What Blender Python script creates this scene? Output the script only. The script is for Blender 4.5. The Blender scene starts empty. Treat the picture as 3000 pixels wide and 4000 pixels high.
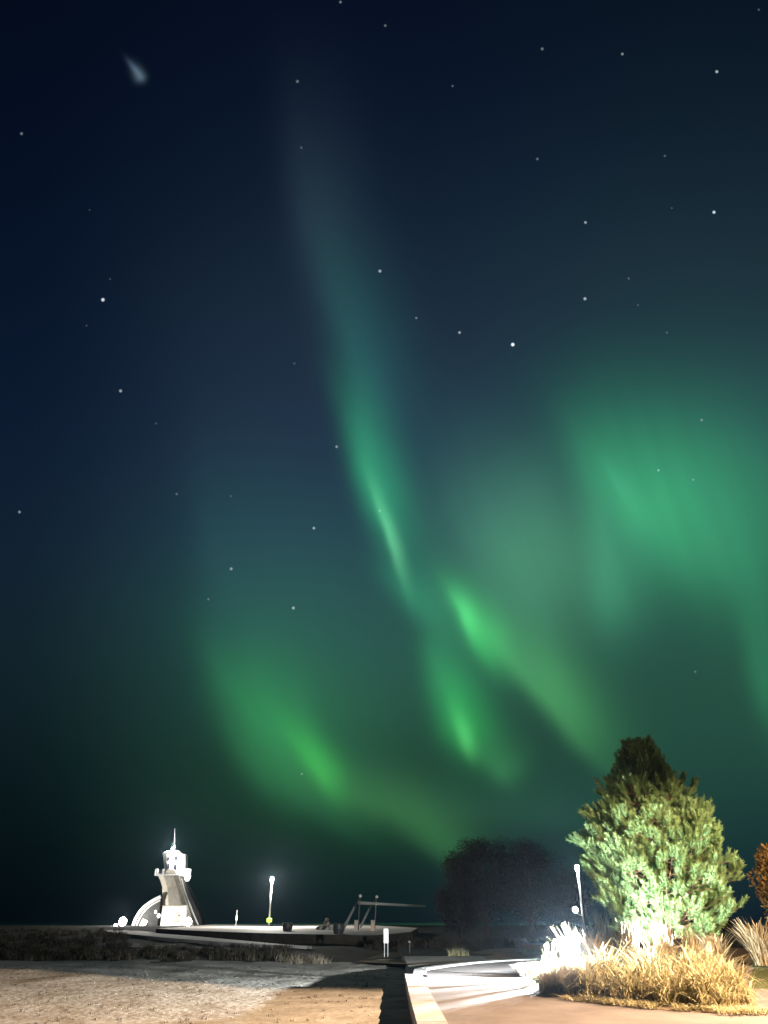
import bpy, bmesh, math, random
import numpy as np
from mathutils import Vector, Matrix

S = bpy.context.scene
C = S.collection
R = math.radians
rng = np.random.default_rng(7)
random.seed(7)

# ------------------------------------------------------------------ camera
EYE = 1.6
PITCH = R(29.15)
FPX = 2856.0                       # focal length in pixels of a 3000 x 4000 frame
cam_d = bpy.data.cameras.new("camera")
cam = bpy.data.objects.new("camera", cam_d)
C.objects.link(cam)
cam.location = (0, 0, EYE)
cam.rotation_euler = (R(90) + PITCH, 0, 0)
cam_d.sensor_fit = 'VERTICAL'
cam_d.sensor_height = 36.0
cam_d.lens = 36.0 * FPX / 4000.0
cam_d.clip_start = 0.1
cam_d.clip_end = 8000
S.camera = cam
S.view_settings.view_transform = 'Standard'
S.view_settings.look = 'None'
S.view_settings.exposure = 0.0
S.view_settings.gamma = 1.0
S.render.engine = 'CYCLES'
S.cycles.use_denoising = True
S.cycles.max_bounces = 5
S.cycles.diffuse_bounces = 2
S.cycles.glossy_bounces = 2
S.cycles.transmission_bounces = 3
S.cycles.volume_bounces = 0
S.cycles.sample_clamp_indirect = 2.0

FW = Vector((0, math.cos(PITCH), math.sin(PITCH)))
UP = Vector((0, -math.sin(PITCH), math.cos(PITCH)))
RT = Vector((1, 0, 0))
def ray(px, py):
    return FW + RT * ((px - 1500) / FPX) + UP * ((2000 - py) / FPX)
def G(px, py, z=0.0):              # where a sight line meets the level z
    d = ray(px, py); t = (z - EYE) / d.z
    return Vector((0, 0, EYE)) + d * t
def Yp(px, py, y):                 # where a sight line meets the distance y
    d = ray(px, py); t = y / d.y
    return Vector((0, 0, EYE)) + d * t

def lin(c):
    out = []
    for v in c:
        v = v / 255.0
        out.append(v / 12.92 if v <= 0.04045 else ((v + 0.055) / 1.055) ** 2.4)
    return out

# ------------------------------------------------------------------ sky: night gradient, aurora curtains, stars
W = bpy.data.worlds.new("World")
S.world = W
W.use_nodes = True
wt = W.node_tree
wt.nodes.clear()
def wn(t, **k):
    n = wt.nodes.new(t)
    for a, b in k.items(): setattr(n, a, b)
    return n
def _in(sock, v):
    if isinstance(v, bpy.types.NodeSocket): wt.links.new(v, sock)
    else: sock.default_value = v
def M(op, a, b=0.0, c=0.0):
    n = wn('ShaderNodeMath', operation=op)
    _in(n.inputs[0], a); _in(n.inputs[1], b); _in(n.inputs[2], c)
    return n.outputs[0]
def V(op, a, b=(0, 0, 0), c=None, out=0):
    n = wn('ShaderNodeVectorMath', operation=op)
    _in(n.inputs[0], a)
    if op == 'SCALE': _in(n.inputs[3], b)
    else: _in(n.inputs[1], b)
    if c is not None: _in(n.inputs[2], c)
    return n.outputs[out]
tc = wn('ShaderNodeTexCoord').outputs['Generated']
# a chart of the northern sky: fixed axes in the world, 30 degrees above the northern horizon
fz = M('MAXIMUM', V('DOT_PRODUCT', tc, tuple(FW), out=1), 0.08)
cu = M('DIVIDE', V('DOT_PRODUCT', tc, tuple(RT), out=1), fz)
cv = M('DIVIDE', V('DOT_PRODUCT', tc, tuple(UP), out=1), fz)
cu = M('MULTIPLY_ADD', cu, FPX / 1000, 1.5)          # thousandths of the chart, u to the right, v downwards
cv = M('MULTIPLY_ADD', cv, -FPX / 1000, 2.0)
cu = M('MINIMUM', M('MAXIMUM', cu, -3.0), 6.0)
cv = M('MINIMUM', M('MAXIMUM', cv, -3.0), 4.2)
cb = wn('ShaderNodeCombineXYZ'); _in(cb.inputs[0], cu); _in(cb.inputs[1], cv)
uv0 = cb.outputs[0]
nz = wn('ShaderNodeTexNoise', noise_dimensions='2D'); _in(nz.inputs['Vector'], uv0)
nz.inputs['Scale'].default_value = 1.6; nz.inputs['Detail'].default_value = 3.0
wob = V('SCALE', V('SUBTRACT', nz.outputs['Color'], (0.5, 0.5, 0.5)), 0.07)
uv = V('ADD', uv0, wob)
sx = wn('ShaderNodeSeparateXYZ'); _in(sx.inputs[0], uv)

def ramp(stops):
    n = wn('ShaderNodeValToRGB')
    n.color_ramp.interpolation = 'B_SPLINE'
    e = n.color_ramp.elements
    while len(e) < len(stops): e.new(0.5)
    for i, (p, c) in enumerate(stops):
        e[i].position = p; e[i].color = (*lin(c), 1)
    _in(n.inputs[0], M('DIVIDE', sx.outputs[1], 4.0))
    return n.outputs[0]
colL = ramp([(0, (4, 12, 27)), (.15, (5, 15, 34)), (.3, (8, 21, 42)), (.45, (14, 29, 50)), (.55, (19, 34, 49)),
             (.65, (18, 35, 42)), (.75, (9, 25, 29)), (.85, (2, 11, 15)), (.92, (1, 7, 13))])
colM = ramp([(0, (6, 15, 33)), (.1, (10, 22, 41)), (.2, (17, 31, 50)), (.3, (27, 43, 59)), (.4, (33, 48, 70)),
             (.5, (36, 62, 78)), (.6, (40, 78, 78)), (.7, (34, 70, 58)), (.78, (25, 58, 42)), (.84, (12, 37, 32)),
             (.9, (5, 18, 25)), (.95, (4, 13, 22))])
colR = ramp([(0, (8, 19, 33)), (.15, (17, 32, 45)), (.3, (32, 54, 64)), (.4, (36, 68, 74)), (.5, (34, 76, 72)),
             (.58, (36, 78, 70)), (.66, (38, 80, 66)), (.75, (32, 72, 60)), (.85, (16, 38, 46)), (.93, (8, 19, 34))])
def mixc(f, a, b):
    n = wn('ShaderNodeMix', data_type='RGBA'); _in(n.inputs[0], f); _in(n.inputs[6], a); _in(n.inputs[7], b)
    return n.outputs[2]
def mr(v, a, b):
    n = wn('ShaderNodeMapRange', interpolation_type='SMOOTHSTEP'); _in(n.inputs[0], v)
    n.inputs[1].default_value = a; n.inputs[2].default_value = b
    return n.outputs[0]
sky = mixc(mr(sx.outputs[0], 0.0, 1.3), colL, colM)
sky = mixc(mr(sx.outputs[0], 1.4, 2.9), sky, colR)

# curtains: centre, direction (downwards), reach up / down / left / right, added colour
AUR = [
 ((1220, 800), (.14, .99), 420, 450, 100, 210, (24, 30, 34)),
 ((1400, 1450), (.24, .97), 520, 380, 75, 190, (20, 66, 58)),
 ((1470, 1900), (.33, .94), 330, 270, 62, 110, (34, 134, 84)),
 ((1530, 2090), (.30, .95), 180, 170, 17, 30, (80, 152, 104)),
 ((1630, 2330), (.72, .69), 160, 170, 60, 90, (22, 92, 58)),
 ((1810, 2405), (.42, .91), 100, 95, 20, 42, (54, 140, 76)),
 ((1870, 2480), (.52, .85), 210, 140, 45, 85, (44, 150, 66)),
 ((2130, 2700), (.66, .75), 320, 330, 52, 150, (58, 126, 66)),
 ((1820, 2890), (.30, .95), 120, 75, 26, 36, (60, 136, 72)),
 ((1800, 2810), (.28, .96), 270, 140, 75, 120, (26, 130, 50)),
 ((1960, 3010), (.62, .78), 170, 80, 55, 110, (36, 90, 48)),
 ((1720, 2620), (.12, .99), 260, 220, 55, 130, (20, 62, 46)),
 ((1010, 2790), (.58, .81), 290, 260, 85, 240, (26, 96, 46)),
 ((1240, 2985), (.60, .80), 190, 140, 48, 80, (38, 130, 42)),
 ((1530, 3150), (.92, .39), 360, 320, 80, 120, (40, 80, 42)),
 ((1730, 3330), (.80, .60), 170, 110, 50, 90, (34, 76, 40)),
 ((1880, 1960), (.2, .98), 330, 300, 240, 300, (28, 58, 48)),
 ((1330, 2760), (.5, .86), 480, 330, 330, 480, (18, 52, 34)),
 ((1000, 2960), (.55, .83), 260, 210, 75, 200, (22, 74, 38)),
 ((1230, 3130), (.85, .52), 230, 260, 60, 140, (20, 56, 32)),
 ((2050, 3190), (1, .1), 420, 420, 70, 160, (18, 46, 34)),
 ((2900, 2050), (.2, .98), 330, 330, 260, 300, (24, 84, 52)),
 ((860, 2330), (.10, 1.0), 520, 320, 95, 430, (16, 40, 38)),
 ((2480, 1960), (.60, .80), 350, 230, 120, 340, (40, 132, 80)),
 ((2380, 2290), (.08, 1.0), 380, 190, 90, 150, (36, 96, 68)),
 ((2070, 2190), (.20, .98), 330, 330, 260, 320, (60, 116, 80)),
 ((2410, 1880), (.46, .89), 110, 130, 18, 44, (22, 62, 46)),
 ((2990, 2650), (.20, .98), 380, 200, 60, 200, (22, 84, 50)),
 ((2700, 2150), (.90, .43), 260, 260, 200, 240, (30, 92, 56)),
 ((2850, 1800), (.0, 1.0), 350, 350, 400, 400, (18, 50, 38)),
]
def gauss(c, d, up, dn, le, ri, src):
    d = Vector(d).normalized()
    q = V('SUBTRACT', src, (c[0] / 1000, c[1] / 1000, 0))
    a = V('DOT_PRODUCT', q, (d.x, d.y, 0), out=1)
    b = V('DOT_PRODUCT', q, (d.y, -d.x, 0), out=1)
    a = M('MAXIMUM', M('MULTIPLY', a, 1000 / dn), M('MULTIPLY', a, -1000 / up))
    b = M('MAXIMUM', M('MULTIPLY', b, 1000 / ri), M('MULTIPLY', b, -1000 / le))
    return M('EXPONENT', M('MULTIPLY', M('MULTIPLY_ADD', a, a, M('MULTIPLY', b, b)), -1.0))
aur = None
for c, d, u_, dn, le, ri, col in AUR:
    g_ = gauss(c, d, u_, dn, le, ri, uv)
    aur = V('SCALE', tuple(lin(col)), g_) if aur is None else V('MULTIPLY_ADD', tuple(lin(col)), g_, aur)
# faint rays along the curtains
rb = wn('ShaderNodeCombineXYZ')
_in(rb.inputs[0], M('MULTIPLY', V('DOT_PRODUCT', uv, (.95, -.31, 0), out=1), 9.0)); _in(rb.inputs[1], M('MULTIPLY', V('DOT_PRODUCT', uv, (.31, .95, 0), out=1), .9))
rn = wn('ShaderNodeTexNoise', noise_dimensions='2D'); _in(rn.inputs['Vector'], rb.outputs[0]); rn.inputs['Scale'].default_value = 1.0; rn.inputs['Detail'].default_value = 4.0
aur = V('SCALE', aur, M('MULTIPLY_ADD', rn.outputs[0], .26, .88))
sky = V('ADD', sky, aur)
# a small lit wisp of cloud high up
sky = V('MULTIPLY_ADD', tuple(lin((74, 92, 102))), gauss((548, 300), (.45, .89), 42, 20, 22, 20, uv0), sky)
sky = V('MULTIPLY_ADD', tuple(lin((60, 75, 92))), gauss((525, 268), (.6, .8), 40, 40, 11, 11, uv0), sky)
# stars
STARS = [(402, 1171, 9, 1.0), (471, 1527, 8, .45), (84, 522, 8, .25), (1162, 318, 8, .25), (1177, 577, 7, .12), (1484, 1059, 8, .5),
 (1330, 8, 7, .3), (1505, 100, 7, .22), (2118, 191, 8, .25), (2431, 211, 7, .35), (2800, 280, 8, .6), (1768, 336, 6, .18),
 (2099, 621, 7, .22), (2597, 609, 6, .18), (2964, 38, 6, .15), (2287, 869, 7, .5), (2789, 829, 8, 1.0), (2624, 813, 5, .12), (2285, 1167, 8, .6),
 (2456, 1088, 6, .15), (2492, 1192, 5, .13), (1626, 1242, 6, .3), (1795, 1299, 7, .5), (2003, 1346, 9, 1.5), (2605, 1299, 6, .14),
 (2741, 1641, 7, .3), (2572, 1837, 6, .35), (2708, 1874, 6, .25), (2716, 2624, 6, .2), (690, 1930, 6, .2), (902, 1938, 5, .14),
 (76, 2000, 7, .35), (1315, 1745, 7, .35), (1226, 2063, 7, .5), (903, 2222, 8, .35), (814, 2341, 6, .2), (1146, 2375, 8, .45),
 (1179, 3023, 6, .25), (610, 1654, 5, .12), (350, 820, 5, .07), (1150, 1420, 6, .1), (430, 1090, 5, .1), (338, 1272, 5, .1), (1483, 1995, 6, .3)]
acc = None
for u_, v_, r_, b_ in STARS:
    dd = V('DISTANCE', uv0, (u_ / 1000, v_ / 1000, 0), out=1)
    n = wn('ShaderNodeMapRange'); _in(n.inputs[0], dd)
    n.inputs[1].default_value = r_ / 1000 * 0.95; n.inputs[2].default_value = r_ / 1000 * .25; n.inputs[4].default_value = b_ * (.95 if b_ > .3 else .75)
    acc = n.outputs[0] if acc is None else M('ADD', acc, n.outputs[0])
sky = V('MULTIPLY_ADD', (0.82, 0.92, 1.0), acc, sky)
bg = wn('ShaderNodeBackground'); _in(bg.inputs[0], sky); bg.inputs[1].default_value = 1.0
wo = wn('ShaderNodeOutputWorld'); wt.links.new(bg.outputs[0], wo.inputs[0])
W.cycles.sampling_method = 'MANUAL'
W.cycles.sample_map_resolution = 256

# ------------------------------------------------------------------ helpers
def tag(o, label=None, cat=None, group=None, kind=None):
    if label: o['label'] = label
    if cat: o['category'] = cat
    if group: o['group'] = group
    if kind: o['kind'] = kind
    return o
def empty(name, loc, label, cat, group=None, rz=0.0):
    o = bpy.data.objects.new(name, None); C.objects.link(o)
    o.location = loc; o.rotation_euler = (0, 0, rz); o.empty_display_size = 0.3
    return tag(o, label, cat, group)
def link(name, me, m, parent=None, loc=None, smooth=False):
    o = bpy.data.objects.new(name, me); C.objects.link(o)
    if m is not None: me.materials.append(m)
    if parent is not None: o.parent = parent
    if loc is not None: o.location = loc
    if smooth: me.shade_smooth()
    return o
def from_bm(name, bm, m, parent=None, loc=None, smooth=False):
    me = bpy.data.meshes.new(name)
    bmesh.ops.recalc_face_normals(bm, faces=bm.faces)
    bm.to_mesh(me); bm.free()
    return link(name, me, m, parent, loc, smooth)
def from_np(name, v, f, m, parent=None, loc=None, smooth=False):
    v = np.asarray(v, dtype=np.float32); f = np.asarray(f, dtype=np.int32)
    me = bpy.data.meshes.new(name)
    me.vertices.add(len(v)); me.vertices.foreach_set('co', v.ravel())
    k = f.shape[1]
    me.loops.add(f.size); me.loops.foreach_set('vertex_index', f.ravel())
    me.polygons.add(len(f)); me.polygons.foreach_set('loop_start', np.arange(0, f.size, k, dtype=np.int32))
    me.update(calc_edges=True); me.validate()
    return link(name, me, m, parent, loc, smooth)
def box(bm, c, s, rz=0.0, bev=0.0, rx=0.0):
    mt = Matrix.Translation(c) @ Matrix.Rotation(rz, 4, 'Z') @ Matrix.Rotation(rx, 4, 'X') @ Matrix.Diagonal((*s, 1))
    g = bmesh.ops.create_cube(bm, size=1.0, matrix=mt)
    if bev:
        es = list({e for v in g['verts'] for e in v.link_edges})
        bmesh.ops.bevel(bm, geom=es, offset=bev, segments=2, affect='EDGES', profile=0.6)
def tube(bm, pts, rad, seg=10, cap=True):
    pts = [Vector(p) for p in pts]
    if not hasattr(rad, '__len__'): rad = [rad] * len(pts)
    rings = []
    for i, p in enumerate(pts):
        t = (pts[min(i + 1, len(pts) - 1)] - pts[max(i - 1, 0)]).normalized()
        a = t.orthogonal().normalized() if abs(t.z) < 0.99 else Vector((1, 0, 0))
        if abs(t.z) < 0.99: a = t.cross(Vector((0, 0, 1))).normalized()
        b = t.cross(a).normalized()
        rings.append([bm.verts.new(p + (a * math.cos(k * 2 * math.pi / seg) + b * math.sin(k * 2 * math.pi / seg)) * rad[i]) for k in range(seg)])
    for r0, r1 in zip(rings, rings[1:]):
        for k in range(seg):
            bm.faces.new((r0[k], r0[(k + 1) % seg], r1[(k + 1) % seg], r1[k]))
    if cap:
        bm.faces.new(rings[0]); bm.faces.new(rings[-1])
def lathe(bm, prof, seg=24, off=0.0, c=(0, 0, 0)):
    rings = []
    for r, z in prof:
        rings.append([bm.verts.new((c[0] + r * math.cos(off + k * 2 * math.pi / seg), c[1] + r * math.sin(off + k * 2 * math.pi / seg), c[2] + z)) for k in range(seg)])
    for r0, r1 in zip(rings, rings[1:]):
        for k in range(seg):
            bm.faces.new((r0[k], r0[(k + 1) % seg], r1[(k + 1) % seg], r1[k]))
    bm.faces.new(rings[0]); bm.faces.new(rings[-1])
def ball(bm, c, r, seg=16, sc=(1, 1, 1)):
    bmesh.ops.create_uvsphere(bm, u_segments=seg, v_segments=max(6, seg // 2), radius=r, matrix=Matrix.Translation(c) @ Matrix.Diagonal((*sc, 1)))
def one(fn, *a, **k):
    bm = bmesh.new(); fn(bm, *a, **k); return bm

# ------------------------------------------------------------------ materials
def mat(name, col, rough=0.8, col2=None, scale=4.0, detail=6.0, bump=0.0, bscale=None, island=0.0, transl=0.0, metal=0.0, spec=0.3, lo=0.35, hi=0.65):
    m = bpy.data.materials.new(name); m.use_nodes = True
    nt = m.node_tree; p = nt.nodes['Principled BSDF']
    p.inputs['Base Color'].default_value = (*col, 1); p.inputs['Roughness'].default_value = rough
    p.inputs['Metallic'].default_value = metal; p.inputs['Specular IOR Level'].default_value = spec
    tcn = nt.nodes.new('ShaderNodeTexCoord')
    src = None
    if col2 is not None:
        n = nt.nodes.new('ShaderNodeTexNoise'); n.inputs['Scale'].default_value = scale; n.inputs['Detail'].default_value = detail
        n.inputs['Roughness'].default_value = 0.65
        nt.links.new(tcn.outputs['Object'], n.inputs['Vector'])
        r = nt.nodes.new('ShaderNodeMapRange'); r.inputs[1].default_value = lo; r.inputs[2].default_value = hi
        nt.links.new(n.outputs[0], r.inputs[0])
        mx = nt.nodes.new('ShaderNodeMix'); mx.data_type = 'RGBA'
        mx.inputs[6].default_value = (*col, 1); mx.inputs[7].default_value = (*col2, 1)
        if island:
            g = nt.nodes.new('ShaderNodeNewGeometry')
            ad = nt.nodes.new('ShaderNodeMath'); ad.operation = 'MULTIPLY_ADD'
            nt.links.new(g.outputs['Random Per Island'], ad.inputs[0]); ad.inputs[1].default_value = island
            mu = nt.nodes.new('ShaderNodeMath'); mu.operation = 'MULTIPLY'; mu.inputs[1].default_value = 1 - island
            nt.links.new(r.outputs[0], mu.inputs[0]); nt.links.new(mu.outputs[0], ad.inputs[2])
            nt.links.new(ad.outputs[0], mx.inputs[0])
        else:
            nt.links.new(r.outputs[0], mx.inputs[0])
        src = mx.outputs[2]
        nt.links.new(src, p.inputs['Base Color'])
    if bump:
        n = nt.nodes.new('ShaderNodeTexNoise'); n.inputs['Scale'].default_value = bscale or scale * 3; n.inputs['Detail'].default_value = 8
        nt.links.new(tcn.outputs['Object'], n.inputs['Vector'])
        b = nt.nodes.new('ShaderNodeBump'); b.inputs['Strength'].default_value = bump; b.inputs['Distance'].default_value = 0.05
        nt.links.new(n.outputs[0], b.inputs['Height']); nt.links.new(b.outputs[0], p.inputs['Normal'])
    if transl:
        t = nt.nodes.new('ShaderNodeBsdfTranslucent'); t.inputs[0].default_value = (*col, 1)
        if src is not None: nt.links.new(src, t.inputs[0])
        ms = nt.nodes.new('ShaderNodeMixShader'); ms.inputs[0].default_value = transl
        nt.links.new(p.outputs[0], ms.inputs[1]); nt.links.new(t.outputs[0], ms.inputs[2])
        nt.links.new(ms.outputs[0], nt.nodes['Material Output'].inputs[0])
    return m
def glow(name, col, strength):
    m = bpy.data.materials.new(name); m.use_nodes = True
    p = m.node_tree.nodes['Principled BSDF']
    p.inputs['Base Color'].default_value = (*col, 1)
    p.inputs['Emission Color'].default_value = (*col, 1); p.inputs['Emission Strength'].default_value = strength
    m.cycles.emission_sampling = 'NONE'
    return m
def light(name, kind, loc, power, col, parent=None, radius=0.05, aim=None, size=None, blend=0.15):
    d = bpy.data.lights.new(name, kind); d.energy = power; d.color = col; d.shadow_soft_size = radius
    o = bpy.data.objects.new(name, d); C.objects.link(o); o.location = loc
    if kind == 'SPOT': d.spot_size = R(size); d.spot_blend = blend
    if aim is not None:
        o.rotation_mode = 'QUATERNION'
        o.rotation_quaternion = (Vector(aim) - Vector(loc)).to_track_quat('-Z', 'Y')
    if parent is not None:
        o.parent = parent; o.location = Vector(loc) - parent.location
    return o

m_sand = mat("field_ground", (0.43, 0.41, 0.36), 0.95, (0.29, 0.265, 0.22), scale=1.1, detail=12, bump=0.7, bscale=5, spec=0.05)
m_soil = mat("bed_soil", (0.10, 0.075, 0.05), 0.95, (0.2, 0.16, 0.11), scale=5, bump=0.8, bscale=20, spec=0.05)
m_pave = mat("pavement_concrete", (0.165, 0.148, 0.138), 0.85, (0.11, 0.098, 0.092), scale=0.7, detail=10, bump=0.25, bscale=30, spec=0.15)
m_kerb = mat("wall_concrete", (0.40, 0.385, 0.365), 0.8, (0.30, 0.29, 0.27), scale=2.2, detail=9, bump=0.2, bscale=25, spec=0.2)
m_kerb2 = mat("wall_concrete_grey", (0.30, 0.29, 0.285), 0.8, (0.23, 0.22, 0.215), scale=2.2, detail=9, bump=0.2, bscale=25, spec=0.2)
m_lawn = mat("lawn", (0.06, 0.085, 0.035), 0.95, (0.10, 0.10, 0.05), scale=3, bump=0.7, bscale=25, spec=0.05)
m_drylawn = mat("dry_lawn", (0.16, 0.105, 0.065), 0.95, (0.23, 0.17, 0.10), scale=1.5, bump=0.7, bscale=20, spec=0.05)
m_plaza = mat("plaza_concrete", (0.45, 0.42, 0.38), 0.8, (0.34, 0.31, 0.28), scale=0.6, bump=0.2, spec=0.2)
m_sea = mat("sea_water", (0.01, 0.015, 0.02), 0.15, spec=0.5, bump=0.4, bscale=0.7)
m_needle = mat("pine_needles", (0.19, 0.35, 0.14), 0.6, (0.31, 0.44, 0.20), scale=0.8, island=0.5, transl=0.3, spec=0.2)
m_bark = mat("pine_bark", (0.20, 0.12, 0.065), 0.95, (0.11, 0.07, 0.045), scale=6, bump=0.8, spec=0.1)
m_dbark = mat("dark_bark", (0.08, 0.06, 0.05), 0.95, (0.05, 0.04, 0.035), scale=6, bump=0.6, spec=0.1)
m_gold = mat("golden_grass_blades", (0.47, 0.45, 0.27), 0.7, (0.23, 0.185, 0.09), scale=1.5, island=0.7, transl=0.3, spec=0.15)
m_straw = mat("straw_blades", (0.38, 0.33, 0.21), 0.7, (0.20, 0.15, 0.085), scale=1.5, island=0.7, transl=0.3, spec=0.15)
m_heath = mat("heath_blades", (0.34, 0.31, 0.25), 0.8, (0.20, 0.175, 0.13), scale=2, island=0.7, transl=0.25, spec=0.1)
m_sage = mat("sage_leaves", (0.16, 0.24, 0.12), 0.7, (0.26, 0.32, 0.18), scale=3, island=0.6, transl=0.3, spec=0.2)
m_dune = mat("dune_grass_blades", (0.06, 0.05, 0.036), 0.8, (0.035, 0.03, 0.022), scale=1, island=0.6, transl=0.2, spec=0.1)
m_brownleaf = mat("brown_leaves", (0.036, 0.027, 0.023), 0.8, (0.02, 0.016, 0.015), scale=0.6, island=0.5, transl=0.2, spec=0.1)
m_orangeleaf = mat("orange_leaves", (0.36, 0.25, 0.09), 0.7, (0.22, 0.145, 0.055), scale=0.8, island=0.5, transl=0.3, spec=0.1)
m_cladding_dark = mat("dark_cladding", (0.30, 0.29, 0.265), 0.85, (0.20, 0.195, 0.18), scale=2.5, bump=0.4, bscale=8, spec=0.15)
m_wing = mat("slate_and_shaded_cladding", (0.10, 0.097, 0.092), 0.85, (0.06, 0.06, 0.058), scale=2.5, bump=0.4, bscale=8, spec=0.15)
m_white = mat("white_painted_wood", (0.78, 0.77, 0.74), 0.6, (0.70, 0.69, 0.66), scale=3, spec=0.3)
m_shingle = mat("weathered_cladding", (0.56, 0.51, 0.42), 0.85, (0.42, 0.38, 0.32), scale=2.5, bump=0.4, bscale=8, spec=0.15)
m_dark = mat("dark_metal", (0.03, 0.03, 0.033), 0.5, (0.05, 0.05, 0.05), scale=5, metal=0.3)
m_darkglass = mat("dark_window_glass", (0.02, 0.022, 0.03), 0.2, spec=0.5)
m_steel = mat("galvanised_steel", (0.45, 0.45, 0.44), 0.45, (0.36, 0.36, 0.35), scale=8, metal=0.5)
m_stone = mat("pale_stone", (0.48, 0.44, 0.38), 0.85, (0.36, 0.33, 0.28), scale=3, bump=0.4)
m_rust = mat("brown_boards", (0.30, 0.15, 0.06), 0.8, (0.18, 0.09, 0.04), scale=4, bump=0.3)
e_white = glow("lamp_glow_white", (0.93, 0.97, 1.0), 60)
e_soft = glow("lit_glazing", (1.0, 0.98, 0.92), 3.0)
e_warm = glow("lamp_glow_sodium", (1.0, 0.66, 0.34), 40)
e_green = glow("indicator_glow", (0.55, 0.85, 0.10), 1.2)
WHITE = (0.90, 0.96, 1.0)
WARM = (1.0, 0.67, 0.42)

# ------------------------------------------------------------------ ground, field, sea
W_L = [G(1580, 3803, .06), G(1598, 3889, .06), G(1627, 4000, .06)]      # outer (left) edge of the wall's top
d_ = (W_L[2] - W_L[1]).normalized()
W_L = W_L + [W_L[2] + d_ * 10]
W_R = [G(1649, 3806, .06), G(1677, 3868, .06), G(1753, 4000, .06)]
W_R = W_R + [W_R[2] + (W_R[2] - W_R[1]).normalized() * 10]
def wall_x(y):
    ys = [p.y for p in W_L][::-1]; xs = [p.x for p in W_L][::-1]
    return np.interp(y, ys, xs)
from mathutils import noise as mnoise
def fbm(x, y, s, seed=0.0):
    return mnoise.fractal(Vector((x * s, y * s, seed)), 1.0, 2.0, 4)
EDGE = [(W_R[0].x - .3, W_R[0].y - .05), (1.1, 31.3), (2.05, 33.6), (3.6, 36.4), (5.4, 38.4), (7.6, 39.7), (11, 40.6), (16, 41), (40, 41)]
def paved_end(x):
    return np.interp(x, [e[0] for e in EDGE], [e[1] for e in EDGE])
def height(x, y):
    base = -0.35 + 0.45 * max(0, min(1, (y - 55) / 45)) + 0.6 * max(0, min(1, (y - 95) / 40))
    base += max(0, min(1, (y - 24) / 20)) * 0.16 * fbm(x, y, 0.14, 3.0) * (1 if y < 130 else 0)
    base += 0.035 * fbm(x, y, 0.55, 9.0) + 0.012 * fbm(x, y, 2.2, 5.0)
    if y > 160: base -= (y - 160) * 0.09
    if x > wall_x(min(y, 28)) + 0.3:
        k = max(0.0, min(1.0, (y - paved_end(x)) / 3.0))
        base = (1 - k) * (-0.09) + k * max(base, base * .4 - .05)
    return base
ys = np.concatenate([np.arange(4, 34, .25), np.geomspace(34, 210, 120)])
t_ = np.linspace(-1, 1, 241)
verts = []; faces = []
for y in ys:
    for t in t_:
        x = wall_x(min(y, 28)) + 0.3 + (np.sign(t) * abs(t) ** 1.5) * (24 + 0.75 * y)
        verts.append((x, y, height(x, y)))
n = len(t_)
for i in range(len(ys) - 1):
    for j in range(n - 1):
        a = i * n + j
        faces.append((a, a + 1, a + n + 1, a + n))
ground = from_np("ground", verts, faces, m_sand, smooth=True)
m_heath_and_shade = mat("dark_heath_and_plaza_shade", (0.045, 0.038, 0.028), 0.95, (0.025, 0.022, 0.017), scale=0.8, bump=0.8, bscale=6, spec=0.05)
ground.data.materials.append(m_heath_and_shade)
for p in ground.data.polygons:
    x, y, _z = p.center
    e = 47 + 3 * fbm(x, y, .12, 2.0)
    sandy = y > 58 and y < 72 and -22 < x < -12 and fbm(x, y, .16, 12.0) > -.1
    if y > e and not sandy: p.material_index = 1
tag(ground, "wide field of pale sand and dry turf left of the concrete wall", "ground", kind='structure')
bm = bmesh.new()
bm.faces.new([bm.verts.new(p) for p in ((-430, 120, -1.2), (430, 120, -1.2), (430, 800, -1.2), (-430, 800, -1.2))])
tag(from_bm("sea", bm, m_sea), "black night sea beyond the beach", "sea", kind='structure')

def sheet(name, pts, z, m, label, cat, zf=None, kind='structure'):
    bm = bmesh.new()
    f = bm.faces.new([bm.verts.new((p[0], p[1], z if zf is None else zf(p[0], p[1]))) for p in pts])
    bmesh.ops.triangulate(bm, faces=[f])
    return tag(from_bm(name, bm, m), label, cat, kind=kind)
WI = [(p.x - .02, p.y) for p in W_R]
pav = [WI[0]] + EDGE[1:] + [(40, 4)] + WI[::-1][:-1]
sheet("pavement", pav, 0.0, m_pave, "pale concrete pavement right of the low wall", "pavement")
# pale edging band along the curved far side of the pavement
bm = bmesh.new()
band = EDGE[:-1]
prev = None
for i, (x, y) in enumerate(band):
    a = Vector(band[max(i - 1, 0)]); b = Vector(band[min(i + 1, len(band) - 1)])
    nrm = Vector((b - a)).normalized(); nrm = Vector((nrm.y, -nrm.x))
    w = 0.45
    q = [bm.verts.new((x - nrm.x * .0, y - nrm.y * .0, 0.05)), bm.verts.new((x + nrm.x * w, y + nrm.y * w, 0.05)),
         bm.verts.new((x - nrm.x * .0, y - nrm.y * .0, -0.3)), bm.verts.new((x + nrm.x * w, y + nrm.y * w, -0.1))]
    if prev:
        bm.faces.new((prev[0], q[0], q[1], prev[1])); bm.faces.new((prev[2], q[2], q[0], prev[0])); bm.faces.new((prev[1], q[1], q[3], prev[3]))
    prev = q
tag(from_bm("kerb", bm, m_kerb), "pale concrete kerb curving round the far side of the pavement", "kerb", kind='structure')
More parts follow.
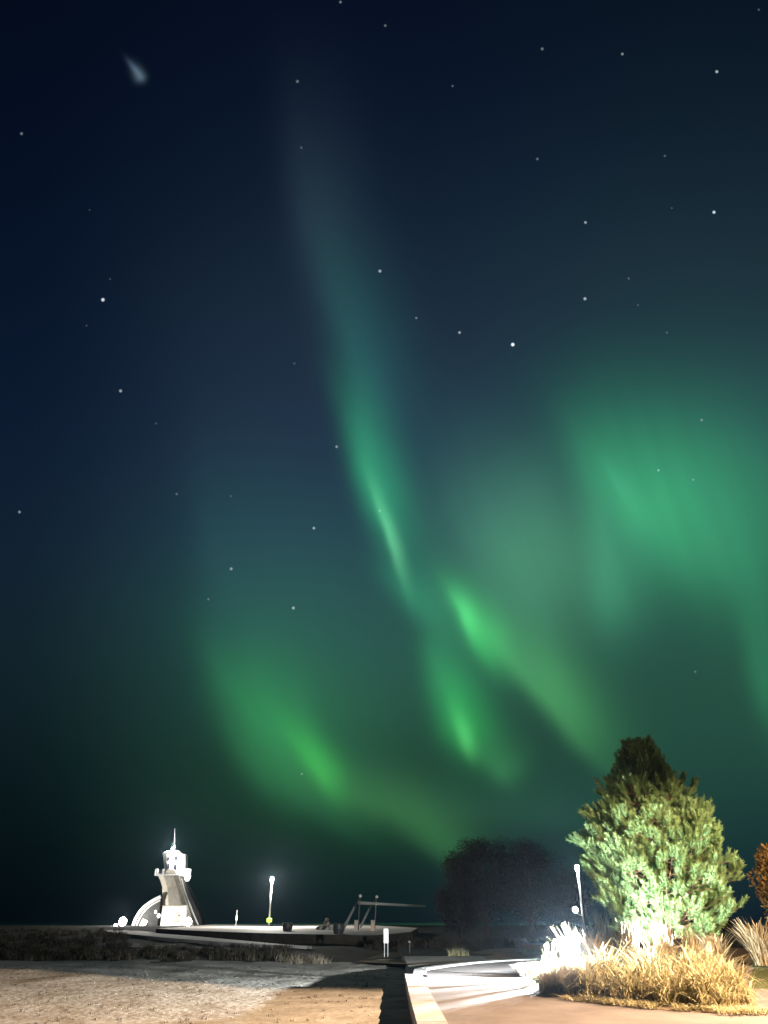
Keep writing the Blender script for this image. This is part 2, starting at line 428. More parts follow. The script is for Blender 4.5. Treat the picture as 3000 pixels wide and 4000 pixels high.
# brown lawn beyond the pavement, green lawn on the right
sheet("dry_lawn", [(-1.5, 45), (1.5, 38), (4, 41), (9, 43), (18, 44.5), (30, 46), (30, 60), (8, 58), (0, 56)], .012, m_drylawn, "brown winter lawn strip beyond the pavement", "lawn",
      zf=lambda x, y: height(x, y) + .07)
sheet("lawn", [(9.6, 23.2), (11.5, 22.8), (30, 22), (30, 38.5), (16, 39), (14.2, 33), (11.6, 27.5)], .004, m_lawn, "short green lawn right of the planting bed", "lawn")

# ------------------------------------------------------------------ low retaining wall
wall = empty("retaining_wall", (W_L[0].x, W_L[0].y, 0), "low concrete retaining wall of square capstones between field and pavement", "wall")
def lerp_poly(P_, t):                   # by distance y
    for a, b in zip(P_, P_[1:]):
        if b.y <= t <= a.y:
            k = (t - a.y) / (b.y - a.y); return a + (b - a) * k
    return P_[-1] if t < P_[-1].y else P_[0]
joints = [28.4, 26.3, 24.4, 22.6, 20.8, 19.0, 17.2, 15.4, 13.6, 11.8, 10.0, 8.2]
org = wall.location
for i, (a, b) in enumerate(zip(joints, joints[1:])):
    bm = bmesh.new()
    p = [lerp_poly(W_L, a), lerp_poly(W_R, a), lerp_poly(W_R, b + .012), lerp_poly(W_L, b + .012)]
    lo = [bm.verts.new(Vector((q.x, q.y, -.10)) - org) for q in p]; hi = [bm.verts.new(Vector((q.x, q.y, .06)) - org) for q in p]
    bm.faces.new(hi); bm.faces.new(lo[::-1])
    for k in range(4): bm.faces.new((lo[k], lo[(k + 1) % 4], hi[(k + 1) % 4], hi[k]))
    bmesh.ops.bevel(bm, geom=list(bm.edges), offset=.012, segments=2, affect='EDGES')
    from_bm("coping_block", bm, m_kerb if i % 3 != 1 else m_kerb2, wall)
bm = bmesh.new(); prev = None
for y in (28.38, 24, 20, 16, 12, 8.2):
    l = lerp_poly(W_L, y) - org; r = lerp_poly(W_R, y) - org
    q = [bm.verts.new((l.x + .025, l.y, -.7)), bm.verts.new((l.x + .025, l.y, -.101)), bm.verts.new((r.x - .03, r.y, -.101)), bm.verts.new((r.x - .03, r.y, -.7))]
    if prev:
        for k in range(4): bm.faces.new((prev[k], prev[(k + 1) % 4], q[(k + 1) % 4], q[k]))
    else: bm.faces.new(q)
    prev = q
from_bm("wall_face", bm, m_kerb2, wall)

# ------------------------------------------------------------------ planting bed
BED = [(3.76, 21.1), (4.1, 20.0), (4.8, 18.9), (5.8, 17.7), (6.6, 17.2), (7.1, 17.2), (8.2, 19.2), (9.6, 22.6), (11.4, 27.5), (14, 33), (16.5, 38.5), (9.5, 38.5), (6.2, 33), (4.4, 27.5), (3.7, 23.5)]
bm = bmesh.new()
cx, cy = 8.0, 26.0
ring0 = [bm.verts.new((x, y, .006)) for x, y in BED]
ring1 = [bm.verts.new((cx + (x - cx) * .88, cy + (y - cy) * .88, .08)) for x, y in BED]
ring2 = [bm.verts.new((cx + (x - cx) * .4, cy + (y - cy) * .4, .22)) for x, y in BED]
for r0, r1 in ((ring0, ring1), (ring1, ring2)):
    for k in range(len(BED)): bm.faces.new((r0[k], r0[(k + 1) % len(BED)], r1[(k + 1) % len(BED)], r1[k]))
bm.faces.new(ring2)
tag(from_bm("planting_bed", bm, m_soil, smooth=True), "mulched soil of the island planting bed round the pine", "planting bed", kind='structure')

# ------------------------------------------------------------------ grasses
def blades(n, h, spread, base_r, w, droop=0.5, lean=0.5, segs=4, hvar=0.35, plume=0.0, sector=None):
    """n curved ribbons springing from a disc: returns verts and quads"""
    ph = rng.uniform(0, 2 * math.pi, n) if sector is None else rng.uniform(sector[0], sector[1], n)
    rr = base_r * np.sqrt(rng.uniform(0, 1, n))
    bx = rr * np.cos(rng.uniform(0, 6.283, n)); by = rr * np.sin(rng.uniform(0, 6.283, n))
    L = h * (1 - hvar * rng.uniform(0, 1, n) ** 1.5)
    out = spread * (0.25 + 0.75 * rng.uniform(0, 1, n)) * L / h
    t = np.linspace(0, 1, segs + 1)
    hor = out[:, None] * (lean * t + (1 - lean) * t ** 2.2)
    zz = L[:, None] * (t * (1 + droop * .35) - droop * t ** 2.5 * (0.4 + 0.8 * rng.uniform(0, 1, n)[:, None]))
    yaw = ph + rng.normal(0, .35, n)
    X = bx[:, None] + hor * np.cos(ph)[:, None] + 0.03 * h * np.sin(4 * t + ph[:, None] * 3)
    Y = by[:, None] + hor * np.sin(ph)[:, None] + 0.03 * h * np.cos(4 * t + ph[:, None] * 5)
    wid = w * (0.7 + .6 * rng.uniform(0, 1, n))[:, None] * (1 - t * .85)[None, :]
    if plume: wid = wid + plume * w * np.exp(-((t - .82) / .16) ** 2)[None, :] * (rng.uniform(0, 1, n) < .6)[:, None]
    sx_ = -np.sin(yaw)[:, None] * wid; sy_ = np.cos(yaw)[:, None] * wid
    v = np.stack([np.stack([X - sx_, Y - sy_, zz], -1), np.stack([X + sx_, Y + sy_, zz], -1)], 2).reshape(-1, 3)
    k = (segs + 1) * 2
    b = (np.arange(n) * k)[:, None, None] + (np.arange(segs) * 2)[None, :, None]
    f = (b + np.array([0, 1, 3, 2])[None, None, :]).reshape(-1, 4)
    return v, f
def join(parts):
    vs, fs, o = [], [], 0
    for v, f in parts:
        vs.append(v); fs.append(f + o); o += len(v)
    return np.concatenate(vs), np.concatenate(fs)
def bedz(x, y): return 0.1
def grass_clump(name, x, y, z, m, label, cat, group, **k):
    return tag(from_np(name, *blades(**k), m, loc=(x, y, z)), label, cat, group)
GG = "golden grass clumps along the front of the bed"
gold = [
 (4.95, 20.3, 1.0, 'small golden grass clump beside the grey heath, leftmost of the golden row'),
 (5.55, 19.2, .85, 'low golden grass clump lying onto the pavement, second from the left in the golden row'),
 (6.15, 18.5, .8, 'golden grass clump at the front middle of the bed, with flattened stems'),
 (6.75, 18.0, .85, 'golden grass clump at the nearest corner of the bed'),
 (7.35, 18.6, .95, 'rightmost golden grass clump at the corner beside the side pavement'),
 (5.55, 21.6, 1.1, 'golden grass clump behind the grey heath, left in the back golden row'),
 (6.35, 20.6, 1.1, 'tall golden grass clump in the middle of the back golden row'),
 (7.15, 20.1, 1.15, 'brightest tall golden grass clump behind the nearest corner of the bed'),
 (7.95, 20.9, 1.1, 'golden grass clump at the right end of the back golden row by the lawn'),
 (6.9, 22.4, 1.1, 'golden grass clump deep in the bed behind the tall golden row'),
 (8.6, 23.2, 1.0, 'golden grass clump by the lawn edge, behind the right end of the golden rows'),
]
for x, y, h, lab in gold:
    parts = [blades(n=170, h=h, spread=h * 1.05, base_r=.34, w=.021, droop=.8, lean=.6, hvar=.5), blades(n=150, h=h * .6, spread=h * 1.25, base_r=.4, w=.019, droop=1.0, lean=.8, hvar=.5), blades(n=60, h=h * 1.12, spread=h * .75, base_r=.25, w=.015, droop=.45, lean=.6, plume=1.5)]
    tag(from_np("ornamental_grass", *join(parts), m_gold, loc=(x, y, .06)), lab, "grass clump", GG)
# fallen straw at the foot of the golden row
parts = []
for i in range(70):
    a = random.uniform(0, 1); k = random.choice([0, 1, 2, 3])
    p0, p1 = BED[1 + k], BED[2 + k]
    x = p0[0] + (p1[0] - p0[0]) * a + random.uniform(-.15, .45); y = p0[1] + (p1[1] - p0[1]) * a + random.uniform(-.35, .4)
    v, f = blades(n=16, h=.16, spread=.5, base_r=.1, w=.011, droop=.8, lean=.8)
    parts.append((v + np.array([x, y, .02]), f))
tag(from_np("fallen_straw", *join(parts), m_gold), "fallen straw and bent stems spilling from bed onto pavement", "straw", kind='stuff')
# grey heath and pale sage at the left tip
HG = "low grey bushes at the left tip of the bed"
for x, y, h, lab in ((4.15, 21.4, .55, 'grey heath bush at the left tip of the bed beside the pale sage'), (4.6, 20.6, .6, 'grey heath bush in front of the dazzling floodlit grass'),
                     (4.75, 21.9, .75, 'taller grey heath bush between pale sage and golden grass'),
                     (4.6, 27.6, .36, 'low grey heath bush added for shade on the pavement side of the dazzling garden floodlight, nearest the wall'), (4.95, 28.2, .36, 'low grey heath bush added for shade behind the thin pale grass at the dazzling garden floodlight'), (5.4, 28.6, .36, 'low grey heath bush added for shade farthest back beside the dazzling garden floodlight')):  # these three low bushes are added to shade the pavement
    grass_clump("heath_bush", x, y, .05, m_heath, lab, "bush", HG, n=900, h=h, spread=h * .95, base_r=.3, w=.008, droop=.35, lean=.8)
def leaf_cloud(n, rad, size, squash=1.0, shell=.45):
    d = rng.normal(size=(n, 3)); d /= np.linalg.norm(d, axis=1)[:, None]
    r = (shell + (1 - shell) * rng.uniform(0, 1, n) ** .5)[:, None]
    c = d * r * np.asarray(rad)[None, :]
    a = rng.normal(size=(n, 3)); a /= np.linalg.norm(a, axis=1)[:, None]
    b = np.cross(a, d); b /= np.linalg.norm(b, axis=1)[:, None] + 1e-6
    s = (size * rng.uniform(.6, 1.3, n))[:, None]
    v = np.stack([c - a * s, c + b * s * .5, c + a * s, c - b * s * .5], 1).reshape(-1, 3)
    return v, np.arange(n * 4).reshape(-1, 4)
def quads_at(c, d, size):
    n = len(c)
    a = d + rng.normal(0, .35, (n, 3)); a /= np.linalg.norm(a, axis=1)[:, None]
    b = np.cross(a, rng.normal(size=(n, 3))); b /= np.linalg.norm(b, axis=1)[:, None] + 1e-6
    s = (size * rng.uniform(.6, 1.3, n))[:, None]
    v = np.stack([c, c + a * s + b * s * .3, c + a * s * 2, c + a * s - b * s * .3], 1).reshape(-1, 3)
    return v, np.arange(n * 4).reshape(-1, 4)
for x, y, h, lab in ((4.1, 22.6, .5, 'pale green sage bush at the outer left tip of the bed'), (4.55, 23.3, .62, 'pale green sage bush in front of the floodlit white grass')):
    parts = []
    for i in range(60):
        a = random.uniform(0, 6.28); r = .42 * math.sqrt(random.random()); L = h * random.uniform(.6, 1)
        tip = np.array([math.cos(a) * r * 1.3, math.sin(a) * r * 1.3, L])
        t = np.linspace(.3, 1, 12)[:, None]
        parts.append(quads_at(tip * t, np.repeat(tip[None, :] / np.linalg.norm(tip), 12, 0) * .5 + rng.normal(0, .5, (12, 3)), .035))
    tag(from_np("sage_bush", *join(parts), m_sage, loc=(x, y, .05)), lab, "bush", HG)
# tall white clump round the left garden floodlight
FL1 = Vector((6.05, 27.0, .62))
WG = "tall pale grass clumps round the garden floodlights"
for x, y, h, sp, n, lab in ((5.3, 27.6, .95, .3, 25, 'thin pale grass clump on the pavement side of the dazzling left garden floodlight'),
                      (6.55, 27.3, 1.35, .75, 190, 'pale grass clump beside the dazzling garden floodlight, on its tree side'),
                      (6.75, 26.6, .95, .6, 260, 'short pale grass clump on the golden grass side of the dazzling garden floodlight'),
                      (6.3, 28.05, 1.5, .7, 170, 'tallest pale grass clump behind the dazzling garden floodlight'),
                      (5.25, 26.4, .7, .5, 26, 'few pale stems nearest the pavement in front of the dazzling garden floodlight'),
                      (5.65, 26.3, .62, .6, 60, 'low pale grass clump in front of the dazzling garden floodlight')):
    parts = [blades(n=n, h=h * .8, spread=sp * h, base_r=.22, w=.011, droop=.45, lean=.6), blades(n=46 if n > 100 else 8, h=h, spread=sp * h * .8, base_r=.16, w=.014, droop=.12, lean=.75, plume=2.2, hvar=.25)]
    tag(from_np("ornamental_grass", *join(parts), m_straw, loc=(x, y, .08)), lab, "grass clump", WG)
TG = "tall brown reed clumps at the foot of the pine"
for x, y, h, n, lab in ((8.15, 31.2, 1.85, 240, 'tallest brown reed clump, peaked, left of the pine by the lamp post'), (8.8, 30.6, 1.5, 200, 'brown reed clump just left of the second garden floodlight'),
                     (9.5, 32.6, 1.6, 200, 'brown reed clump behind the second garden floodlight'), (10.4, 31.4, 1.5, 190, 'straw reed clump under the middle of the pine crown'),
                     (11.2, 31.0, 1.35, 180, 'straw reed clump under the right half of the pine crown'), (7.5, 29.8, 1.25, 200, 'straw reed clump between the two garden floodlights'),
                     (9.4, 29.2, 1.0, 220, 'low straw reed clump in front of the second garden floodlight'), (12.1, 31.2, 1.1, 180, 'straw reed clump between pine and fountain grass'),
                     (10.5, 28.6, .85, 220, 'low golden reed clump on the lawn side under the pine')):
    parts = [blades(n=n, h=h * .75, spread=.45 * h, base_r=.25, w=.012, droop=.4, lean=.6), blades(n=70, h=h, spread=.3 * h, base_r=.25, w=.014, droop=.08, lean=.8, plume=1.4, hvar=.3)]
    tag(from_np("reed_clump", *join(parts), m_straw, loc=(x, y, .1)), lab, "reeds", TG)
for x, y, h, lab in ((14.6, 33.0, 1.7, 'pale fountain grass clump right of the pine with arching plumes'), (13.3, 34.2, 1.2, 'shadowed grey fountain grass clump close to the right of the pine')):
    parts = [blades(n=420, h=h * .8, spread=h * .75, base_r=.25, w=.011, droop=.6, lean=.6), blades(n=110, h=h, spread=h * .8, base_r=.2, w=.02, droop=.3, lean=.7, plume=1.6, hvar=.2)]
    tag(from_np("fountain_grass", *join(parts), m_straw, loc=(x, y, .06)), lab, "grass clump", "fountain grass right of the pine")

# ------------------------------------------------------------------ the pine
tb = Vector((11.95, 35.6, .1))
pine = empty("pine_tree", tb, "bushy floodlit pine with upright shoots and dark pointed top in the planting bed", "tree")
bm = bmesh.new()
tube(bm, [(0, 0, -.2), (.03, .02, 1.5), (-.04, .03, 3.5), (.02, 0, 6), (.0, .02, 8.4)], [.2, .17, .13, .07, .02], 10)
from_bm("trunk", bm, m_bark, pine, smooth=True)
PZ = [.3, .8, 1.5, 2.5, 3.5, 4.5, 5.5, 6.3, 7.1, 7.9, 8.6]
PR = [1.9, 2.3, 2.6, 2.75, 2.7, 2.3, 1.75, 1.2, .8, .5, .2]
shoots = []                              # (base, direction, length, thickness)
limbs = bmesh.new()
z = .45
while z < 8.45:
    rad = np.interp(z, PZ, PR)
    nb = 7 if z < 6.5 else 5
    a0 = random.uniform(0, 6.28)
    for k in range(nb):
        a = a0 + k * 2 * math.pi / nb + random.uniform(-.25, .25)
        L = rad * random.uniform(.82, 1.1)
        if random.random() < .08: L *= 1.12
        out = Vector((math.cos(a), math.sin(a), 0)); side = Vector((-out.y, out.x, 0))
        rise = random.uniform(.05, .22) if z < 5 else random.uniform(.3, .5)
        def pt(t): return Vector((0, 0, z)) + out * (L * t) + Vector((0, 0, 1)) * (L * (rise * t + .28 * t ** 2.5))
        tube(limbs, [pt(t) for t in (0, .35, .7, 1)], [.045 * L / 3 + .01, .03 * L / 3 + .008, .015, .006], 5, cap=False)
        n_sub = max(4, int(L * 3.6))
        for s in range(n_sub):
            t = .42 + .58 * (s + random.random() * .6) / n_sub
            sd = (1 if s % 2 else -1) * random.uniform(.5, 1.1)
            p = pt(t)
            bl = (.25 + .35 * (1 - t)) * L * random.uniform(.5, .9)
            dirb = (out * .75 + side * sd + Vector((0, 0, random.uniform(-.05, .5)))).normalized()
            q = p + dirb * bl
            tube(limbs, [p, (p + q) / 2 + Vector((0, 0, -.03)), q], [.012, .009, .005], 4, cap=False)
            for j in range(random.choice((3, 3, 4, 5))):
                b0 = p.lerp(q, random.uniform(.45, 1.0))
                dd = (dirb * random.uniform(.2, .8) + out * .35 + Vector((random.uniform(-.45, .45), random.uniform(-.45, .45), random.uniform(.5, 1.6)))).normalized()
                shoots.append((b0, dd, random.uniform(.28, .5)))
        tip = pt(1)
        for j in range(4):
            dd = (out * .5 + side * random.uniform(-.6, .6) + Vector((0, 0, random.uniform(.6, 1.3)))).normalized()
            shoots.append((tip, dd, random.uniform(.35, .62)))
    z += random.uniform(.27, .36)
for zb, aa, LL in ((3.6, math.pi * 1.06, 3.7), (1.2, -.15, 3.1)):
    o2 = Vector((math.cos(aa), math.sin(aa), 0))
    bp = [Vector((0, 0, zb)) + o2 * (LL * t) + Vector((0, 0, LL * (.04 * t + .2 * t ** 3))) for t in (0, .4, .7, 1)]
    tube(limbs, bp, [.05, .035, .02, .008], 5, cap=False)
    for j in range(15):
        t = random.uniform(.55, 1); b0 = bp[2].lerp(bp[3], (t - .55) / .45)
        shoots.append((b0, (o2 * random.uniform(.1, .7) + Vector((random.uniform(-.5, .5), random.uniform(-.5, .5), random.uniform(.2, 1.2)))).normalized(), random.uniform(.35, .6)))
for j in range(6):
    shoots.append((Vector((0, 0, 8.2)), Vector((random.uniform(-.35, .35), random.uniform(-.35, .35), 1)).normalized(), .6))
from_bm("limbs", limbs, m_bark, pine)
def needle_mesh(shoots, per=70, nl=.18, nw=.014):
    B = np.array([list(s[0]) for s in shoots]); D = np.array([list(s[1]) for s in shoots]); L = np.array([s[2] for s in shoots])
    n = len(B)
    A = np.cross(D, [0.31, 0.2, 0.93]); A /= np.linalg.norm(A, axis=1)[:, None]
    E = np.cross(D, A)
    t = rng.uniform(0, 1, (n, per)); ph = rng.uniform(0, 6.283, (n, per))
    base = B[:, None, :] + D[:, None, :] * (L[:, None] * t)[..., None]
    rad = A[:, None, :] * np.cos(ph)[..., None] + E[:, None, :] * np.sin(ph)[..., None]
    spread = (.75 - .35 * t)[..., None]
    nd = D[:, None, :] * (1 - spread * .45) + rad * spread * 1.25
    nd /= np.linalg.norm(nd, axis=2)[..., None]
    ln = (nl * rng.uniform(.75, 1.15, (n, per)))[..., None]
    tan = np.cross(nd, D[:, None, :] + .001); tan /= np.linalg.norm(tan, axis=2)[..., None] + 1e-6
    v = np.stack([base - tan * nw, base + tan * nw, base + nd * ln + tan * nw * .35, base + nd * ln - tan * nw * .35], 2).reshape(-1, 3)
    return v, np.arange(n * per * 4).reshape(-1, 4)
from_np("crown", *needle_mesh(shoots), m_needle, pine)

# ------------------------------------------------------------------ garden floodlights in the bed
def garden_flood(loc, aim, label, power, size=None):
    g = empty("garden_floodlight", (loc.x, loc.y, .1), label, "floodlight", "garden floodlights in the planting bed")
    q = (Vector(aim) - loc).to_track_quat('-Z', 'Y').to_matrix().to_4x4()
    off = loc - g.location
    bm = bmesh.new(); tube(bm, [(off.x, off.y, -.1), (off.x, off.y, off.z - .16)], .025, 10); box(bm, (off.x, off.y, -.02), (.2, .2, .04), bev=.008)
    from_bm("post", bm, m_dark, g)
    bm = bmesh.new(); lathe(bm, [(.06, .22), (.10, .20), (.12, .06), (.135, .045), (.135, .03)], 20)
    bm.transform(q); h = from_bm("lamp_head", bm, m_dark, g, loc=off)
    bm = bmesh.new(); lathe(bm, [(.125, .028), (.12, .012), (.07, -.01), (.01, -.016)], 20)
    bm.transform(q); from_bm("lens", bm, e_white, h)
    d = (Vector(aim) - loc).normalized()
    light("flood_beam", 'SPOT' if size else 'POINT', loc + d * .06, power, WHITE, g, radius=.035, aim=aim, size=size, blend=.35)
    return g
gf1 = garden_flood(FL1, FL1 + Vector((-1.0, .27, -.04)), "dazzling garden floodlight in pale grass at the left of the bed", 50000)
# added shield plate, shaped to keep the floodlight off the pine
Lp1 = FL1 + Vector((-1.0, .27, -.04)).normalized() * .06
bm = bmesh.new(); prev = None
for a_ in np.linspace(R(8), R(82), 14):
    q = [bm.verts.new(Lp1 + Vector((r_ * math.cos(a_), r_ * math.sin(a_), z_)) - gf1.location) for r_, z_ in ((.30, -.06), (.22, .30), (.23, .31), (.31, -.06))]
    if prev:
        for k in range(4): bm.faces.new((prev[k], prev[(k + 1) % 4], q[(k + 1) % 4], q[k]))
    else: bm.faces.new(q)
    prev = q
bm.faces.new(prev)
from_bm("added_light_shield", bm, m_dark, gf1)
FL2 = Vector((9.65, 31.6, .85))
garden_flood(FL2, tb + Vector((.2, -1.5, 3.2)), "garden floodlight at the foot of the pine shining up into it", 6500, 168)

# ------------------------------------------------------------------ street lamps
LG = "tapered lamp posts with glowing heads"
def street_lamp(loc, h, label, em, col, power, group=LG, bulb=False, aim=None, spot=None, lo=(0, -.35)):
    g = empty("street_lamp", loc, label, "street lamp", group)
    bm = bmesh.new(); tube(bm, [(0, 0, -.15), (0, 0, h * .5), (0, 0, h - .75)], [.11, .09, .12], 14)
    from_bm("pole", bm, m_steel, g, smooth=True)
    bm = bmesh.new(); lathe(bm, [(.16, -.15), (.16, .12), (.12, .16)], 16); from_bm("base_plate", bm, m_dark, g)
    bm = bmesh.new(); lathe(bm, [(.12, h - .75), (.15, h - .70), (.15, h - .66), (.13, h - .64)], 16); from_bm("collar", bm, m_dark, g)
    bm = bmesh.new(); lathe(bm, [(.13, h - .64), (.19, h - .5), (.2, h - .1), (.17, h - .04)], 16); from_bm("lamp_head", bm, em, g, smooth=True)
    bm = bmesh.new(); lathe(bm, [(.24, h - .04), (.24, h), (.12, h + .07)], 16); from_bm("cap", bm, m_dark, g)
    L = Vector(loc) + Vector((0, 0, h - .4))
    aim3 = (L.x + lo[0], L.y + lo[1], 0) if aim != 1 else (26, 46, 3.2)
    light("lamp_light", 'SPOT' if spot else 'POINT', L + Vector((*lo, 0)), power, col, g, radius=.015 if spot else .1, aim=aim3 if spot else None, size=spot, blend=.10)
    return g
pD1 = Yp(1050, 3622, 107)
d1 = street_lamp((pD1.x, 107, pD1.z), Yp(1052, 3425, 107).z - pD1.z, "lit lamp post standing alone on the plaza near the lighthouse", e_white, (1, .95, .86), 18000)
bm = bmesh.new(); lathe(bm, [(.28, .55), (.34, .6), (.34, .95), (.28, 1.0)], 16); from_bm("base_light", bm, e_green, d1)
pD2 = Vector((Yp(2286, 3660, 82).x, 82, .0))
d2 = street_lamp(pD2, Yp(2255, 3378, 82).z, "lit lamp post close to the left side of the pine", e_white, WHITE, 2500)
bm = bmesh.new(); tube(bm, [(0, 0, 1.95), (-.3, -.1, 2.0), (-.65, -.2, 2.25)], .035, 8); from_bm("bracket", bm, m_steel, d2)
bm = bmesh.new(); ball(bm, (-.72, -.25, 2.45), .27); from_bm("globe", bm, e_white, d2, smooth=True)
LW = Vector((14.0, 12.4, 0))
lw = street_lamp(LW, 8.2, "warm lamp post on the pavement beside the planting bed", e_warm, WARM, 80000, aim=LW, spot=178, lo=(-.22, .3))
# added plate beside the lamp head, shaped to shade the far field
Lp = LW + Vector((-.22, .3, 7.8))
gs = [Vector(p) for p in ((8.9, 34.6, 0), (8.0, 33.0, 0), (5.6, 29.0, 0), (3.2, 28.2, 0), (1.0, 27.9, -.35), (-.8, 27.7, -.35), (-3.4, 27.9, -.35), (-11.4, 34.6, -.35), (-34, 52, -.35))]
bm = bmesh.new(); prev = None
for p in gs:
    a_ = Lp + (p - Lp) * .03; t_ = Vector((a_.x, a_.y, Lp.z + .05))
    o_ = (Vector((a_.x, a_.y, 0)) - Vector((Lp.x, Lp.y, 0))).normalized() * .012
    q = [bm.verts.new(v - LW) for v in (a_, t_, t_ + o_, a_ + o_)]
    if prev:
        for k in range(4): bm.faces.new((prev[k], prev[(k + 1) % 4], q[(k + 1) % 4], q[k]))
    else: bm.faces.new(q)
    prev = q
bm.faces.new(prev)
from_bm("added_cutoff_plate", bm, m_dark, lw)
street_lamp(Vector((27, 40, 0)), 6.5, "warm lamp post on the lawn near the orange leaved tree", e_warm, (1.0, .55, .22), 9000, aim=1, spot=84, lo=(-.25, .25))

# ------------------------------------------------------------------ broadleaf trees
def leaf_tree(name, loc, h, rad, zc, m, label, cat, group, leaves=9000, size=.14, lumps=26, seed=1):
    r = random.Random(seed)
    g = empty(name, loc, label, cat, group)
    bm = bmesh.new()
    tube(bm, [(0, 0, -.2), (.05, 0, h * .2), (-.05, .05, h * .45), (.1, 0, h * .8)], [.035 * h, .028 * h, .02 * h, .004 * h], 9)
    cs = []
    for i in range(lumps):
        a = r.uniform(0, 6.28); u = r.uniform(-1, 1); k = r.uniform(.45, .8)
        s = math.sqrt(1 - u * u)
        c = Vector((math.cos(a) * s * rad[0] * k, math.sin(a) * s * rad[1] * k, zc + u * rad[2] * k))
        cs.append(c)
        tube(bm, [(0, 0, max(.15 * h, c.z * .45)), (c.x * .5, c.y * .5, c.z * .8), c], [.012 * h, .008 * h, .002 * h], 5, cap=False)
    from_bm("trunk", bm, m_dbark, g, smooth=True)
    parts = []
    for c in cs:
        q = min(rad) * r.uniform(.26, .46)
        v, f = leaf_cloud(leaves // lumps, (q * 1.1, q * 1.1, q), size, shell=.2)
        parts.append((v + np.array(list(c)), f))
    from_np("crown", *join(parts), m, g)
    return g
BG = "dark brown trees behind the pavement"
def bgtree(px, top, y, wpx, lab, seed, n=14000):
    b = Yp(px, 3660, y); t = Yp(px, top, y); dep = y * math.cos(PITCH)
    w = wpx / FPX * dep / 2; h = t.z + .2
    leaf_tree("broadleaf_tree", (b.x, y, -.2), h, (w, w * .9, h * .48), h * .52, m_brownleaf, lab, "tree", BG, leaves=int(n * 1.6), size=.11, lumps=54, seed=seed)
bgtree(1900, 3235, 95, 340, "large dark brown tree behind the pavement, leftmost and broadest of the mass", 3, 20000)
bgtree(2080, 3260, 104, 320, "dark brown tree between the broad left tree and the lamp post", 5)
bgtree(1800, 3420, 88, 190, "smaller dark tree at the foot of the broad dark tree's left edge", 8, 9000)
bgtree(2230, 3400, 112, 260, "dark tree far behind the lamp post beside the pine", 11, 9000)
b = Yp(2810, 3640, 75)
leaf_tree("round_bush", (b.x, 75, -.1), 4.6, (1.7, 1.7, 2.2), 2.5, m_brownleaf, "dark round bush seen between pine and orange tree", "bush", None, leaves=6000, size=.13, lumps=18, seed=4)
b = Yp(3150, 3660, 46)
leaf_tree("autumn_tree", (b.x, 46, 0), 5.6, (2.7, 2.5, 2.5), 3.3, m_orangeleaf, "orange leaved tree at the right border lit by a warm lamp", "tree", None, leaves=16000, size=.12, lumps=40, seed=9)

# ------------------------------------------------------------------ plaza, paths far away
def plaz(x, y): return .5 + (y - 70) * .0085
pl = [(-0.6, 69), (-6, 72), (-12, 77), (-18, 84), (-26, 96), (-26, 128), (-4, 128), (4, 100), (2.5, 80)]
bm = bmesh.new()
top = [bm.verts.new((x, y, plaz(x, y))) for x, y in pl]; low = [bm.verts.new((x, y, -.6)) for x, y in pl]
bm.faces.new(top)
for k in range(len(pl)): bm.faces.new((top[k], top[(k + 1) % len(pl)], low[(k + 1) % len(pl)], low[k]))
pz_ = from_bm("plaza", bm, m_plaza); pz_.data.materials.append(m_heath_and_shade)
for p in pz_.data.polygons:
    if abs(p.normal.z) < .5: p.material_index = 1  # dark colour on the side faces stands in for their shade
tag(pz_, "lit raised concrete plaza below the lone lamp post", "plaza", kind='structure')
bm = bmesh.new()
ctr = [(-5.3, 60.5, -.05, .3), (-8.5, 64.5, -.02, 1.0), (-12, 69, .05, 1.9), (-16, 75, .12, 2.4), (-21.5, 84, .22, 3), (-29, 98, .32, 3.2), (-38, 118, .4, 3.2)]
prev = None
for x, y, z, w in ctr:
    q = [bm.verts.new((x + w * .55, y + w * .5, z)), bm.verts.new((x - w * .55, y - w * .5, z)), bm.verts.new((x + w * .55, y + w * .5, z - .7)), bm.verts.new((x - w * .55, y - w * .5, z - .7))]
    if prev:
        bm.faces.new((prev[0], q[0], q[1], prev[1])); bm.faces.new((prev[2], q[2], q[0], prev[0])); bm.faces.new((prev[1], q[1], q[3], prev[3]))
    prev = q
tag(from_bm("path", bm, m_plaza), "pale raised path curving towards the lighthouse", "path", kind='structure')
lhp = Yp(668, 3628, 150)
bm = bmesh.new(); lathe(bm, [(13, -.9), (13, .0), (12.8, .03)], 48, c=(lhp.x, 150, lhp.z))
tag(from_bm("lighthouse_terrace", bm, m_plaza), "round concrete terrace under the lighthouse", "terrace", kind='structure')

# ------------------------------------------------------------------ lighthouse
lz = lhp.z + .03
lh = empty("lighthouse", (lhp.x, 150, lz), "white floodlit lighthouse with flared base, gallery and glowing lantern room", "lighthouse")
def LX(px, z=0.0, d=0.0):               # lighthouse x of a sight line at height z, d metres behind the axis
    return Yp(px, 3628 - 24.4 * z, 150 + d).x - lhp.x
def ZY(py): return (3628 - py) / 24.4
off = R(22.5)
def loft(bm, secs):
    """secs: (z, list of (x, y)) rings bottom to top"""
    rings = [[bm.verts.new((x, y, z)) for x, y in pts] for z, pts in secs]
    for r0, r1 in zip(rings, rings[1:]):
        n_ = len(r0)
        for k in range(n_): bm.faces.new((r0[k], r0[(k + 1) % n_], r1[(k + 1) % n_], r1[k]))
    bm.faces.new(rings[0]); bm.faces.new(rings[-1])
def hexa(x0, x1, d, c=.3):
    w = x1 - x0
    return [(x0, -d * .55), (x0 + w * c, -d), (x1 - w * c * .8, -d), (x1, -d * .5), (x1, d * .5), (x1 - w * c, d), (x0 + w * c, d), (x0, d * .55)]
bm = bmesh.new()
